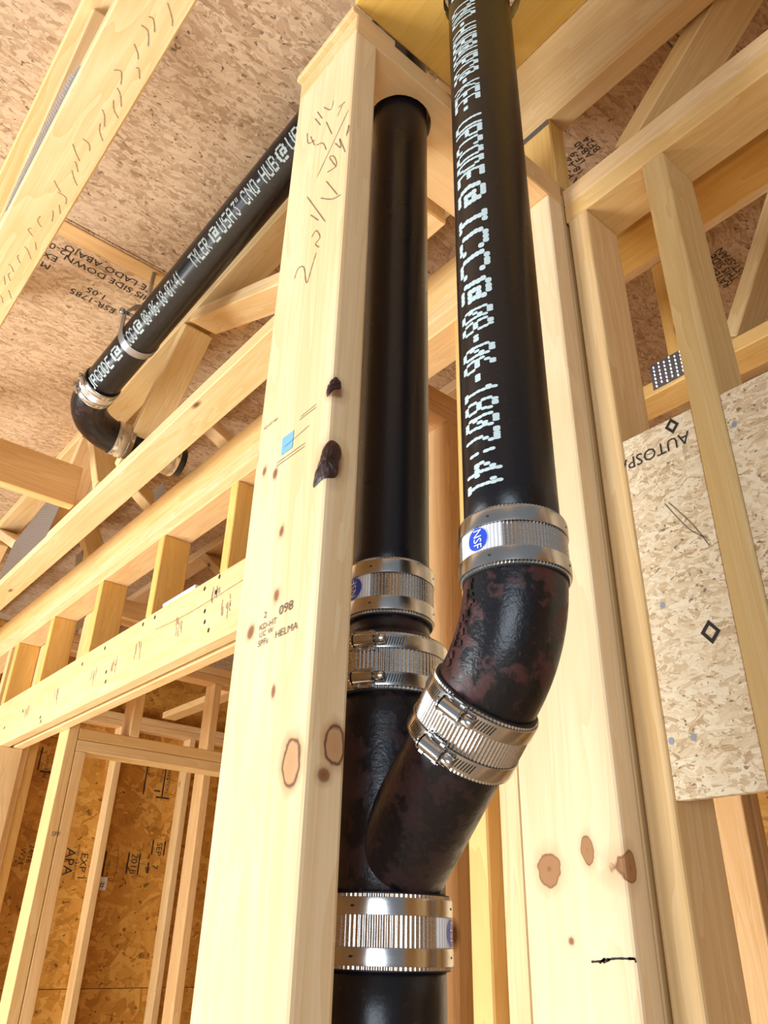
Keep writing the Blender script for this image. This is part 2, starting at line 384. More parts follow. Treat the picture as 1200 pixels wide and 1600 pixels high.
# deck printing, read from below and running toward -X
def dtext(t, s, x, y, par=deck, **k): return flat_text(t, s, (x, y, DZ-.0004), (-1, 0, 0), (0, 1, 0), par, **k)
for t, x, y in (('THIS SIDE DOWN', .545, 1.690), ('ESTE LADO ABAJO', .545, 1.655), ('1.05', .425, 1.765), ('ESR-1785', .465, 1.80), ('AT 8', .60, 1.725), ('12-05', .295, 1.675), ('EXP 1', .27, 1.715), ('M 8 24', .265, 1.755)):
    dtext(t, .032, x, y, sx=1.05)
for t, x, y in (('BF24', 1.072, .584), ('AB40', 1.072, .604), ('1F-9', 1.074, .625), ('18-42', 1.092, .645), ('A PS 2', 1.106, .666)): dtext(t, .024, x, y)
for t, x, y in (('1ST-SPAN', 1.66, .556), ('THIS SIDE', 1.665, .580), ('RATED 24', 1.67, .604)): dtext(t, .030, x, y)

# --- wall_front: 2x6 wet wall that carries the pipes (along X)
WF = empty('wall_front', (.355, .519, 0), structure=True)
cz = 1.3025
knots = [((-.019, .5409-.5893, 1.6229-cz), (.02, .020, .031), 'ring'), ((.381-.3738, -.07, 1.636-cz), (.017, .02, .026), 'ring'),
 ((-.019, .6138-.5893, 1.9262-cz), (.02, .008, .012), 'pin'), ((-.019, .6617-.5893, 1.9647-cz), (.02, .012, .017), 'pin'), ((-.019, .6372-.5893, 1.9398-cz), (.02, .007, .010), 'pin'),
 ((-.019, .5898-.5893, 1.8489-cz), (.02, .007, .011), 'pin'), ((-.019, .5878-.5893, 1.7806-cz), (.02, .009, .013), 'pin'), ((-.019, .6281-.5893, 1.7546-cz), (.02, .011, .013), 'pin'), ((-.019, .5778-.5893, 1.6874-cz), (.02, .006, .011), 'pin'),
 ((.359-.3738, .520-.5893, 1.985-cz), (.02, .016, .02), 'pin'), ((.362-.3738, .523-.5893, 1.90-cz), (.024, .024, .036), 'pin'), ((.372-.3738, -.07, 1.612-cz), (.012, .02, .011), 'pin')]
MF = wood_mat('front_stud_pine', 2, knots, (.86, .68, .43), (.74, .51, .26), small=False)
fs = board('stud', (.3548, .3928), (.5193, .6593), (0, 2.605), 'z', WF, (1, 1, 1), MF, bev=.004, seg=2, label='knotty front stud with pencilled figures and a grade stamp')
# bark pockets on its near corner
def bark(outline, lab):
    """patch of bark wrapped round the near corner; s<0 lies on the wide face, s>0 on the narrow one"""
    rr = random.Random(4); n = len(outline); cs = sum(p[0] for p in outline)/n; cz0 = sum(p[1] for p in outline)/n
    r_ = .004; h_ = r_*PI/4
    def P(s_, z, o):
        if s_ < -h_: return (.3548-o, .5193+r_-s_-h_, z)
        if s_ > h_: return (.3548+r_+s_-h_, .5193-o, z)
        a_ = PI/4*(1+s_/h_); return (.3548+r_-(r_+o)*math.cos(a_), .5193+r_-(r_+o)*math.sin(a_), z)
    bm = bmesh.new(); rings = []
    for k in range(1, 7):
        t = k/6; rings.append([bm.verts.new(P(cs+(a_-cs)*t, cz0+(z_-cz0)*t, (.0028*(1-t**3)+rr.uniform(0, .0012)) if k < 6 else .0)) for a_, z_ in outline])
    c = bm.verts.new(P(cs, cz0, .0035))
    for i in range(n):
        bm.faces.new((c, rings[0][i], rings[0][(i+1) % n]))
        for k in range(5): bm.faces.new((rings[k][i], rings[k+1][i], rings[k+1][(i+1) % n], rings[k][(i+1) % n]))
    link('bark_pocket', tome(bm), BARK, WF)['label'] = lab
def blob(pts, m_=6):
    out = []; n = len(pts)
    for i in range(n):
        for k in range(m_):
            t = k/m_; p0, p1, p2, p3 = (V(pts[(i+j) % n]) for j in (-1, 0, 1, 2))
            out.append(tuple(.5*((2*p1)+(p2-p0)*t+(2*p0-5*p1+4*p2-p3)*t*t+(3*p1-p0-3*p2+p3)*t**3)))
    return out
bark(blob([(.003, 2.000), (.009, 1.996), (.0095, 1.988), (.003, 1.984), (-.0045, 1.977), (-.0075, 1.979), (-.003, 1.992)]), 'small dark bark pocket on the stud edge')
bark(blob([(.004, 1.923), (.013, 1.920), (.0155, 1.911), (.013, 1.902), (.012, 1.886), (.004, 1.880), (-.008, 1.878), (-.0185, 1.876), (-.020, 1.884), (-.012, 1.900), (-.006, 1.915)]), 'large dark bark pocket on the stud edge')
f1 = lambda a, b: (.3542, a, b)
HW = [[(0.6166, 2.2073), (0.6099, 2.2191), (0.5969, 2.2109), (0.5872, 2.1778), (0.579, 2.1968), (0.5719, 2.2152)], [(0.5855, 2.253), (0.5765, 2.2571), (0.5665, 2.2371), (0.5753, 2.233), (0.5665, 2.2202)], [(0.6061, 2.3446), (0.558, 2.2567)], [(0.5933, 2.2996), (0.5735, 2.2722)], [(0.573, 2.312), (0.5472, 2.2863), (0.5285, 2.277)], [(0.5633, 2.3341), (0.5357, 2.2836)], [(0.5625, 2.3502), (0.5432, 2.3438), (0.5499, 2.3677), (0.5602, 2.3759), (0.543, 2.3415)], [(0.5859, 2.3642), (0.5247, 2.4342)], [(0.6241, 2.493), (0.618, 2.4647), (0.6009, 2.454)], [(0.6138, 2.4748), (0.6005, 2.4419)], [(0.6067, 2.5062), (0.5899, 2.4732)], [(0.6024, 2.5164), (0.5875, 2.4851)], [(0.5856, 2.5074), (0.5677, 2.4824), (0.5629, 2.4964)], [(0.5964, 2.4376), (0.5798, 2.425), (0.5699, 2.4012)], [(0.5763, 2.4656), (0.5596, 2.4221)], [(0.5499, 2.3938), (0.5361, 2.3709), (0.5403, 2.3926), (0.5254, 2.3513)], [(0.5488, 2.4659), (0.5338, 2.4607)], [(0.5497, 2.4482), (0.5401, 2.4608)], [(0.5258, 2.3861), (0.5214, 2.3897), (0.5222, 2.3999), (0.5254, 2.3814)]]
stroke(HW, .0014, f1, fs, PENCIL)
RY, UZ = (0, -1, 0), (0, 0, 1)
for t, s, y, z in (('2', .009, .606, 1.765), ('KD-HT', .0085, .6125, 1.754), ('UC W', .0075, .611, 1.7465), ('SPFs', .0085, .612, 1.738), ('098', .0135, .580, 1.762), ('HELMA', .010, .583, 1.7395)):
    flat_text(t, s, (.3546, y, z), RY, UZ, fs, mat=INK2, name='grade_stamp', sx=1.15)
bm = bmesh.new(); bm.faces.new([bm.verts.new((.3542, y, z)) for y, z in ((.605, 1.966), (.584, 1.966), (.584, 1.944), (.605, 1.944))]); link('stamp_square', tome(bm), LBLUE, fs)
stroke([[(.612, 1.938), (.56, 1.938)], [(.612, 1.934), (.56, 1.934)], [(.60, 1.952), (.555, 1.957)], [(.575, 1.974), (.545, 1.974)], [(.573, 1.977), (.545, 1.978)]], .0007, f1, fs, INK2, 'grade_stamp')
flat_text('KD-HT 441', .006, (.3546, .648, 2.0), RY, UZ, fs, mat=INK2, name='grade_stamp')

# top plate with the pipe hole (boolean), a shim course above it, corner stud
def holed(name, x, y, z, holes, axis, parent, tn, mat=None):
    me = box_me(x[1]-x[0], y[1]-y[0], z[1]-z[0], .002); c = V(((x[0]+x[1])/2, (y[0]+y[1])/2, (z[0]+z[1])/2))
    o = bpy.data.objects.new('tmp', me); C.objects.link(o); o.location = c; cut = []
    for hx, hy, hr in holes:
        bm = bmesh.new(); rr = random.Random(3)
        bmesh.ops.create_cone(bm, cap_ends=True, segments=64, radius1=hr, radius2=hr, depth=.3)
        for v in bm.verts:
            k = 1+rr.uniform(0, .012); v.co.x *= k; v.co.y *= k
        h = bpy.data.objects.new('cut', tome(bm)); C.objects.link(h); h.location = (hx, hy, c.z); cut.append(h)
        md = o.modifiers.new('b', 'BOOLEAN'); md.object = h; md.operation = 'DIFFERENCE'; md.solver = 'EXACT'
    bpy.context.view_layer.update()
    nm = bpy.data.meshes.new_from_object(o.evaluated_get(bpy.context.evaluated_depsgraph_get()))
    for h in cut: bpy.data.objects.remove(h)
    bpy.data.objects.remove(o); nm.materials.clear()
    r = link(name, nm, mat or WOOD[axis], parent, loc=c); r.color = (*tn, 1); return r
LP = (.494, .589)                 # axis of the stack inside the wall
RP = (.478, .402)                 # axis of the near riser
holed('top_plate', (.355, .803), (.5193, .6593), (2.605, 2.6445), [(LP[0], LP[1], .0485)], 'x', WF, (1, .94, .90))
board('shim', (.347, .425), (.5193, .6593), (2.6445, 2.657), 'x', WF, (1, .94, .90), bev=.001); board('shim', (.51, .803), (.5193, .6593), (2.6445, 2.657), 'x', WF, (1, .94, .90), bev=.001)
k1 = [((-.019, .621-.5893, 1.574-cz), (.05, .030, .034), 'brown'), ((-.019, .566-.5893, 1.591-cz), (.05, .017, .028), 'brown'), ((.773-.784, -.07, 1.572-cz), (.019, .05, .032), 'brown'), ((-.019, .598-.5893, 1.503-cz), (.03, .007, .007), 'pin')]
MS1 = wood_mat('corner_stud_pine', 2, k1, (.86, .69, .45), (.76, .55, .31), small=False)
s1 = board('stud', (.765, .803), (.5193, .6593), (0, 2.605), 'z', WF, (1, 1, 1), MS1, bev=.004, seg=2, label='corner stud with three brown knots')
stroke([[(.574, 1.4845), (.562, 1.4855), (.556, 1.487), (.54, 1.4885), (.521, 1.4885)], [(.564, 1.4835), (.557, 1.488), (.559, 1.4845), (.55, 1.4875)], [(.528, 1.489), (.5215, 1.4885), (.520, 1.4855)]], .0022, lambda a, b: (.7644, a, b), s1, INK, 'pen_mark')
holed('bottom_plate', (.3928, .765), (.5193, .6593), (0, .038), [(LP[0], LP[1], .062)], 'x', WF, tint())

# --- wall_right: 2x4 wall along Y with OSB let in between its studs
WR = empty('wall_right', (.803, .5, 0), structure=True)
XR0, XR1 = .803, .890
board('top_plate', (XR0, XR1), (-1.2, .5180), (2.5995, 2.638), 'y', WR, (1.0, .95, .94)); board('top_plate', (XR0, XR1), (-1.2, .5180), (2.560, 2.5985), 'y', WR, (1.0, .90, .68))  # lower plate's amber tint stands in for the shade on its underside
for i, (y0, y1) in enumerate(((.476, .5135), (.335, .3730), (-.10, -.062), (-.5, -.462))):
    board('stud', (XR0, XR1), (y0, y1), (0, 2.560), 'z', WR, ((1, .95, .88), (.86, .80, .64), (1, 1, 1), (1, 1, 1))[i], bev=.004, seg=2)
board('stud', (XR0+.003, XR1), (.5215, .5575), (0, 2.638), 'z', WR, (.95, .85, .7))
po = []
for y0, y1 in ((.3735, .4755), (-.0615, .3345)):
    p_ = board('osb_panel', (.806, .817), (y0, y1), (1.6375, 2.100), 'x', WR, (1, 1, 1), OSB_WALL, bev=.0008); po.append(p_)
fo = lambda a, b: (.8055, a, b)
def diamond(y, z, r, t, par):
    bm = bmesh.new(); o_ = [(0, 1), (.95, .1), (0, -1), (-.95, -.1)]
    O = [bm.verts.new(fo(y+a*r, z+b*r*1.15)) for a, b in o_]; I = [bm.verts.new(fo(y+a*r*t, z+b*r*1.15*t)) for a, b in o_]
    for i in range(4): bm.faces.new((O[i], O[(i+1) % 4], I[(i+1) % 4], I[i]))
    link('printed_mark', tome(bm), INK, par)
diamond(.402, 2.088, .0105, .5, po[0]); diamond(.402, 1.809, .0125, .55, po[0])
flat_text('AUTOSPAN', .0245, (.8058, .3815, 2.063), (0, 1, 0), (0, 0, -1), po[0], ls=1, sx=.98)
disc_set([(.4545, 1.856), (.470, 1.700), (.443, 1.70)], .0035, fo, po[0], NAILG); disc_set([(.325, 2.05), (.315, 1.89)], .0035, fo, po[1], NAILG)
stroke([[(.430, 1.985), (.405, 1.94), (.385, 1.92)], [(.425, 1.985), (.40, 1.945), (.384, 1.91)]], .0013, fo, po[0], PENCIL, 'pen_mark')

# --- wall_left: 2x4 wall along Y with the door header
WL = empty('wall_left', (.829, 1.0, 0), structure=True)
XL0, XL1 = .829, .918
board('top_plate', (XL0, XL1), (.714, 4.55), (2.6015, 2.640), 'y', WL, (1.04, 1.0, .98)); board('top_plate', (XL0, XL1), (.714, 4.55), (2.562, 2.6005), 'y', WL, (1.0, .93, .86))
hd = board('header', (XL0, XL0+.038), (1.36, 3.50), (2.120, 2.304), 'y', WL, (1.05, 1.0, .97), bev=.003)
board('header', (XL0+.051, XL1), (1.36, 3.50), (2.120, 2.304), 'y', WL, (1, .98, .95), bev=.003)
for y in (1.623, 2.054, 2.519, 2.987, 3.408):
    board('cripple_stud', (XL0, XL1), (y, y+.038), (2.304, 2.562), 'z', WL, (1, .84, .46))  # amber tint paints in the shade on their side faces
for y0, t_ in ((.713, (.98, .97, .98)), (.773, (1, .87, .56)), (1.285, (1, .96, .90)), (1.322, (1, .96, .9))): board('stud', (XL0, XL1), (y0, y0+.0375), (0, 2.562), 'z', WL, t_)  # second stud's amber tint carries the shade on its wide face
board('stud', (XL0, XL1), (3.300, 3.338), (0, 2.120), 'z', WL, (1, .99, .99), label='jamb stud under the header end')
for y0 in (3.502, 3.95): board('stud', (XL0, XL1), (y0, y0+.038), (0, 2.562), 'z', WL, (1, .95, .85))
fh = lambda a, b: (XL0-.0006, a, b)
disc_set([(1.656, 2.292), (1.73, 2.282), (1.663, 2.252), (1.711, 2.215), (1.703, 2.184), (1.676, 2.155), (2.097, 2.285), (2.37, 2.280), (2.318, 2.192), (2.307, 2.16), (2.87, 2.152), (2.854, 2.135), (3.101, 2.216), (3.298, 2.187), (2.55, 2.27), (2.02, 2.285)], .0055, fh, hd, NAIL)
stroke([[(1.52, 2.244), (1.62, 2.240), (1.72, 2.237), (1.85, 2.236), (2.0, 2.243)]], .0016, fh, hd, INK2, 'crack')
rs = random.Random(9)
for y, z0, z1 in ((1.855, 2.245, 2.16), (2.10, 2.235, 2.155), (2.27, 2.235, 2.17), (2.75, 2.245, 2.16), (1.60, 2.225, 2.16), (2.42, 2.23, 2.18), (3.05, 2.24, 2.17), (1.66, 2.275, 2.24)):
    L_ = []
    for q in range(7):
        a_ = z0-rs.uniform(0, .5)*(z0-z1); b_ = a_-rs.uniform(.012, .045); o_ = rs.uniform(-.022, .022); L_.append([(y+o_, a_), (y+o_+rs.uniform(-.004, .004), (a_+b_)/2), (y+o_-.004, b_)])
    stroke(L_, rs.uniform(.002, .0045), fh, hd, STAIN, 'stain')['kind'] = 'stuff'

# --- partition with a doorway behind the opening (plane Y = 2.821)
WP = empty('wall_partition', (.918, 2.821, 0), structure=True)
YP0, YP1 = 2.821, 2.910
board('stud', (.9185, .9555), (YP0, YP1+.003), (0, 2.56), 'z', WP, (.95, .88, .74)); board('stud', (.9575, .9955), (YP0, YP1), (0, 2.052), 'z', WP, (1, .93, .85))
board('header', (.957, 2.6), (YP0, YP1), (2.052, 2.0905), 'x', WP, (.95, .90, .80)); board('header', (.957, 2.6), (YP0, YP1), (2.0915, 2.130), 'x', WP, (.95, .85, .66))
board('cripple_stud', (1.139, 1.177), (YP0, YP1), (2.130, 2.562), 'z', WP, (1, .92, .8)); board('cripple_stud', (1.60, 1.638), (YP0, YP1), (2.130, 2.562), 'z', WP, (1, .92, .8))
board('top_plate', (.919, 2.6), (YP0, YP1), (2.562, 2.638), 'x', WP, (1, .94, .85))
flat_text('SPF', .02, (.935, YP0-.0004, 1.78), (1, 0, 0), (0, 0, 1), WP, mat=INK2, name='grade_stamp')

# --- second partition further in (plane Y = 3.36)
WQ = empty('wall_inner', (.92, 3.36, 0), structure=True)
board('top_plate', (.9195, 3.2), (3.36, 3.449), (2.602, 2.640), 'x', WQ, (1, .92, .85)); board('top_plate', (.9195, 3.2), (3.36, 3.449), (2.564, 2.601), 'x', WQ, (.95, .85, .75))
for x0 in (1.735, 2.2, 2.62): board('stud', (x0, x0+.038), (3.36, 3.449), (0, 2.563), 'z', WQ, (1, .90, .78))
board('stud', (.9195, .9575), (3.36, 3.449), (0, 2.563), 'z', WQ, (1, .94, .84)); board('stud', (.9585, .996), (3.375, 3.449), (0, 2.563), 'z', WQ, (1, .86, .52))  # second stud stands in shade, put into its yellow tint

# --- exterior back wall: studs and amber OSB sheathing (Y = 4.55)
WB = empty('wall_back', (1.5, 4.55, 0), structure=True)
for x0 in (-.4, .05, .46, .87, 1.285, 1.780, 2.229, 2.66, 3.07, 3.48): board('stud', (x0, x0+.038), (4.55, 4.639), (.04, 2.564), 'z', WB, (1, .93, .80))
board('top_plate', (-.9, 4.2), (4.55, 4.639), (2.602, 2.640), 'x', WB, (1, .93, .86)); board('top_plate', (-.9, 4.2), (4.55, 4.639), (2.564, 2.601), 'x', WB, (1, .90, .80)); board('bottom_plate', (-.9, 4.2), (4.55, 4.639), (0, .038), 'x', WB, tint())
sheath = []
for x0, x1 in ((-1.19, 1.238), (1.241, 3.676)):
    for z0, z1 in ((.02, 1.237), (1.240, 2.457), (2.460, 3.05)):
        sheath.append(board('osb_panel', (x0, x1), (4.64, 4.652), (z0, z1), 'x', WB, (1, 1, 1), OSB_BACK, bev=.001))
board('seam_light_block', (-1.19, 3.68), (4.653, 4.656), (.02, 3.05), 'x', WB, (1, 1, 1), simple('seam_light_block', (.05, .03, .02), .9), bev=0)  # added dark sheet, keeps sky light from leaking through the panel seams
sh = sheath[4]; YB = 4.6395
def btext(t, s, x, z, rot=True, **k):   # printing turned a quarter turn, reading downward
    return flat_text(t, s, (x, YB, z), (0, 0, -1) if rot else (1, 0, 0), (1, 0, 0) if rot else (0, 0, 1), sh, **k)
btext('APA', .075, 1.66, 1.90); btext('EXP 1', .055, 1.74, 1.88); btext('RATED SHEATHING', .020, 1.70, 1.92); btext('2018', .055, 2.03, 1.90); btext('SEP', .05, 2.17, 1.97); btext('7', .05, 2.16, 1.85)
btext('24/16', .04, 1.45, 1.90); btext('W24', .04, 1.41, 1.88); btext('PS 2-10', .022, 1.49, 1.92); btext('STRENGTH AXIS', .022, 2.12, 2.46); btext('THIS DIRECTION', .03, 2.165, 2.47); btext('1/8 GAP', .02, 2.03, 2.40); btext('MILL 441', .024, 1.885, 1.85); btext('EXPOSURE 1', .026, 1.43, 2.36)
def bline(pts, wd=.008): stroke(pts, wd, lambda a, b: (a, YB-.0003, b), sh, INK, 'printed_line')
bline([[(2.062, 1.905), (2.062, 1.79)], [(1.995, 1.905), (1.995, 1.79)], [(2.205, 1.98), (2.205, 1.90)], [(2.13, 1.98), (2.13, 1.90)], [(2.12, 1.86), (2.12, 1.80)], [(2.02, 2.45), (2.02, 2.22)], [(2.14, 2.45), (2.14, 2.215)], [(1.86, 1.90), (1.86, 1.77)], [(2.10, 2.215), (2.19, 2.215)], [(2.085, 2.40), (2.125, 2.40)], [(2.085, 2.25), (2.125, 2.25)], [(1.40, 2.27), (1.47, 2.27)], [(1.39, 2.40), (1.39, 2.27)]], .009)
stroke([[(1.895, 1.90), (1.93, 1.90), (1.93, 1.76), (1.89, 1.76)]], .004, lambda a, b: (a, YB-.0003, b), sh, INK2, 'printed_line')
tg = empty('paper_tag', (1.87, YB-.001, 1.735), 'small white paper tag stuck on the amber sheathing between two back studs', 'tag')
bm = bmesh.new(); bmesh.ops.create_cube(bm, size=1); bmesh.ops.scale(bm, vec=(.045, .0015, .065), verts=bm.verts); link('paper', tome(bm), WHITE, tg, loc=V((1.87, YB-.001, 1.735)))
flat_text('#', .05, (1.852, YB-.002, 1.728), (1, 0, 0), (0, 0, 1), tg, mat=INK, name='print')

# --- wall_side: cross wall behind the wet wall (plane Y = 1.06, X > .918)
WS = empty('wall_side', (.919, 1.06, 0), structure=True)
board('top_plate', (.919, 3.6), (1.06, 1.149), (2.602, 2.640), 'x', WS, (1, .90, .84)); board('top_plate', (.919, 3.6), (1.06, 1.149), (2.563, 2.601), 'x', WS, (1, .88, .82))
for x0 in (.919, 1.054, 1.6, 2.12, 2.18, 2.7): board('stud', (x0, x0+.038), (1.06, 1.149), (.04, 2.563), 'z', WS, (1, .90, .80))
board('bottom_plate', (.919, 3.6), (1.06, 1.149), (0, .038), 'x', WS, tint())
# --- far right closing wall; unseen rear wall added to block light
WE = empty('wall_east', (3.66, 0, 0), structure=True)
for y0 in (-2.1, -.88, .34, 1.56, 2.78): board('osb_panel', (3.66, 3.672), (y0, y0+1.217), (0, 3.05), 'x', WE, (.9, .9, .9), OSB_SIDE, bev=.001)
WSo = empty('light_block_south', (1, -2.6, 0), structure=True)
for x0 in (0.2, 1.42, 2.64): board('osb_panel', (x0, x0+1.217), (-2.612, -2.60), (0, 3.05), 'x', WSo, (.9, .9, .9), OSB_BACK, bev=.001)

# ------------------------------------------------------------------ ledger board with the riser hole
ld = holed('ledger_board', (.347, .592), (-.45, .5185), (2.6575, 2.690), [(RP[0], RP[1]-.006, .0535)], 'y', None, (1, 1, 1), PLY)
tag(ld, 'wide amber board at the top with a rough hole around the near riser pipe', 'board')
# sawdust fringe round the hole
bm = bmesh.new()
for i in range(90):
    a = random.uniform(0, 2*PI); r = .0535+random.uniform(-.001, .004); p = V((RP[0]+r*math.cos(a), RP[1]-.006+r*math.sin(a), 2.657)); d = V((random.uniform(-1, 1), random.uniform(-1, 1), -random.uniform(.3, 1))).normalized()*random.uniform(.003, .008)
    q = p+d; s_ = V((.0004, .0004, 0)); bm.faces.new([bm.verts.new(x) for x in (p-s_, p+s_, q)])
ff = link('hole_splinters', tome(bm), SPLINT, ld); ff['kind'] = 'stuff'

# ------------------------------------------------------------------ floor trusses (flat 2x4 chords)
def truss(x, label, y0, y1, webs=(), top_dx=0., plates=(), tn=(1, 1, 1), extra=()):
    t = empty('floor_truss', (x, y0, 2.640), label, 'truss')
    board('bottom_chord', (x, x+.0875), (y0, y1), (2.641, 2.6785), 'y', t, tn, bev=.003)
    board('top_chord', (x+top_dx, x+.0875+top_dx), (y0, y1), (DZ-.0385, DZ-.0005), 'y', t, tint(.03), bev=.003)
    for a, b in webs:     # (y,z) end points of the web centre line
        stick('web', (x+.044, *a), (x+.044, *b), (1, 0, 0), .085, .036, t, tint(.04))
    for p in plates: gusset(0, 0, 0, 0, x, t, poly=p)
    return t
ta = truss(.0865, 'nearest flat-chord floor truss crossing the upper left corner', -.6, 4.5, webs=[((1.00, 3.01), (1.45, 2.685)), ((1.50, 2.685), (1.95, 3.01)), ((2.6, 3.01), (2.2, 2.685))], top_dx=-.019,
  plates=[[(.86, 2.60+.055), (1.22, 2.655), (1.22, 2.70), (1.10, 2.735), (.95, 2.735)]])
rs = random.Random(2); L_ = []
for i in range(34):
    y = .70+i*.028+rs.uniform(-.006, .006); x0 = .152+rs.uniform(-.012, .012); L_.append([(x0, y), (x0-rs.uniform(.004, .012), y-rs.uniform(.008, .02)), (x0-rs.uniform(.008, .022), y-rs.uniform(.012, .03))])
stroke(L_, .0016, lambda a, b: (a, b, 2.6405), ta, STAIN, 'planer_marks')['kind'] = 'stuff'
tb = truss(.617, 'floor truss behind the sloping pipe, its bright chord running to the front stud', .70, 4.5,
  webs=[((.95, 2.70), (1.62, 3.010)), ((1.66, 3.010), (1.99, 2.69)), ((2.36, 3.01), (2.14, 2.69)), ((2.42, 3.01), (2.62, 2.69)), ((3.4, 3.01), (2.78, 2.69)), ((3.5, 3.01), (3.9, 2.69))],
  plates=[[(2.54, 2.665), (2.46, 2.75), (2.64, 2.845), (2.72, 2.84), (2.98, 2.80), (3.05, 2.70), (3.05, 2.665)]])
td = board('flat_board', (.968, 1.0555), (-1.2, .95), (2.641, 2.6785), 'y', None, (1, .86, .48), bev=.003); tag(td, 'amber board lying flat just beyond the right wall plates', 'board')
te = truss(1.418, 'floor truss with a grey toothed plate on its chord, far right', -1.2, 1.0, webs=[((.540, 2.69), (.365, 3.01)), ((-.5, 2.69), (-.1, 3.01))], top_dx=-.08, tn=(1, .90, .62))
gusset(.605, .735, 2.650, 2.722, 1.418, te, pitch=(.014, .011)); board('post', (1.42, 1.505), (.640, .686), (2.679, DZ-.04), 'z', te, (1, .86, .5))
tf = truss(1.95, 'farthest floor truss above the cross wall', -1.2, 1.0, webs=[((.6, 2.69), (.2, 3.01)), ((.7, 2.69), (.95, 3.01))], tn=(1, .95, .8))
tg2 = truss(.838, 'floor truss lying on the left wall plate', .72, 4.5, webs=[((1.2, 2.69), (1.6, 3.01)), ((2.05, 3.01), (1.7, 2.69)), ((2.2, 2.69), (2.6, 3.01)), ((3.05, 3.01), (2.75, 2.69))], tn=(1, .93, .8),
  plates=[[(2.10, 2.65), (2.16, 2.65), (2.24, 2.80), (2.16, 2.80)], [(2.78, 2.65), (2.85, 2.65), (2.93, 2.80), (2.86, 2.80)]])
board('rim_board', (.8295, .8375), (.72, 4.5), (2.6405, 2.733), 'y', tg2, (1, .93, .75))
for i, (x_, lab) in enumerate(((1.40, 'first floor truss past the left wall, seen through the cripple studs'), (2.0, 'second floor truss past the left wall, seen through the cripple studs'))):
    truss(x_, lab, 1.2, 4.5, webs=[((1.4, 2.69), (1.8, 3.01)), ((2.3, 3.01), (1.9, 2.69)), ((2.6, 2.69), (3.0, 3.01)), ((3.5, 3.01), (3.1, 2.69))], tn=(1, .9, .75))
# rafter-like web truss above the right wall plate and the joist with its post
tw = empty('web_brace', (.845, -.9, 2.640), 'pale web brace rising steeply above the right wall plates, upper right', 'brace')
board('bottom_chord', (.846, .889), (-1.2, .50), (2.640, 2.677), 'y', tw, (1, .95, .85)); stick('web', (.888, .42, 2.69), (.888, .05, 3.02), (1, 0, 0), .088, .037, tw, (1, .92, .75))
jo = empty('floor_joist', (.793, -1.2, 2.83), 'wide pale floor joist with an amber underside running to a short post, top right', 'joist')
board('joist_board', (.793, .8345), (-1.2, .70), (2.830, DZ-.001), 'y', jo, (.93, .86, .74))
ps = empty('short_post', (.793, .5185, 2.640), 'short amber post standing on the wall corner under the wide joist', 'post')
board('post_board', (.793, .8345), (.5185, .585), (2.6575, 2.829), 'z', ps, (1, .86, .52)); gusset(.521, .583, 2.815, 2.829, .793, ps, tooth=False)
sb = board('strongback', (.19, .616), (2.296, 2.334), (2.6800, 2.822), 'x', None, (1, .86, .70)); tag(sb, 'brown strongback board laid on edge between two trusses, left', 'board')

# ------------------------------------------------------------------ pipes
P3 = .0425; P4 = .0555
def pipe(name, p0, p1, r, label, mat=IRON, wall=.006):
    bm = bmesh.new(); p0, p1 = V(p0), V(p1); d = (p1-p0).normalized()
    N = 24; tube_bm(bm, [p0+(p1-p0)*i/N for i in range(N+1)], r, 72)
    o = link(name, tome(bm), mat); return tag(o, label, 'pipe')
A0 = V((LP[0], LP[1], 1.538)); off = V((RP[0]-LP[0], RP[1]-LP[1], 0)); HL = off.length
DB = (off+V((0, 0, HL))).normalized(); LB = HL*math.sqrt(2); B0 = A0+DB*LB
riser = pipe('riser_pipe', (*RP, 1.7965), (*RP, 3.04), P3, 'black riser pipe nearest the camera with large white stencilled letters')
stack = pipe('stack_pipe', (*LP, 1.8150), (*LP, 2.835), P3, 'plain black vertical pipe inside the wall behind the front stud')
lower = pipe('lower_pipe', (*LP, .02), (*LP, 1.5055), P4, 'thick black pipe at the bottom below the lowest coupling')
def rframe(s, th, R): return V((RP[0]+R*math.cos(th), RP[1]+R*math.sin(th), s))
D2 = math.radians
pipe_text([('A 3" CNO-HUB@UPC@-KEE-', 2.66, 2.365), ('UPCODE', 2.352, 2.243), ('@', 2.238, 2.203), ('ICC', 2.197, 2.098), ('@', 2.094, 2.062), ('08-06-18', 2.055, 1.926), ('07:41', 1.924, 1.841)], None, rframe, D2(162), D2(213), P3+.0004, riser)
# sloping pipe, elbow and its short run
PS = .0467
S0, S1 = V((.543, .672, 3.004)), V((.4695, 1.788, 2.781)); SD = (S1-S0).normalized()
slope = pipe('sloping_pipe', S0, S1, PS, 'black drain pipe hung under the deck with white stencilled lettering, left')
su = (V((0, 0, 1.5))-(S0+S1)/2); su.y = 0; su = (su-SD*su.dot(SD)).normalized(); sv = SD.cross(su)
if sv.x > 0: sv = -sv
def sframe(y, th, R): return S0+SD*((y-S0.y)/SD.y)+(su*math.cos(th)+sv*math.sin(th))*R
pipe_text([('UPCODE', 1.772, 1.662), ('@', 1.655, 1.612), ('ICC', 1.590, 1.548), ('@', 1.545, 1.512), ('08-06-18-07:41', 1.505, 1.342), ('TYLER', 1.300, 1.231), ('@', 1.222, 1.191), ('USA', 1.188, 1.138), ('3"', 1.134, 1.108), ('CNO-HUB', 1.102, .988), ('@', .984, .952), ('UPC@', .948, .87)], None, sframe, D2(5), D2(46), PS+.0004, slope, fat=.55)
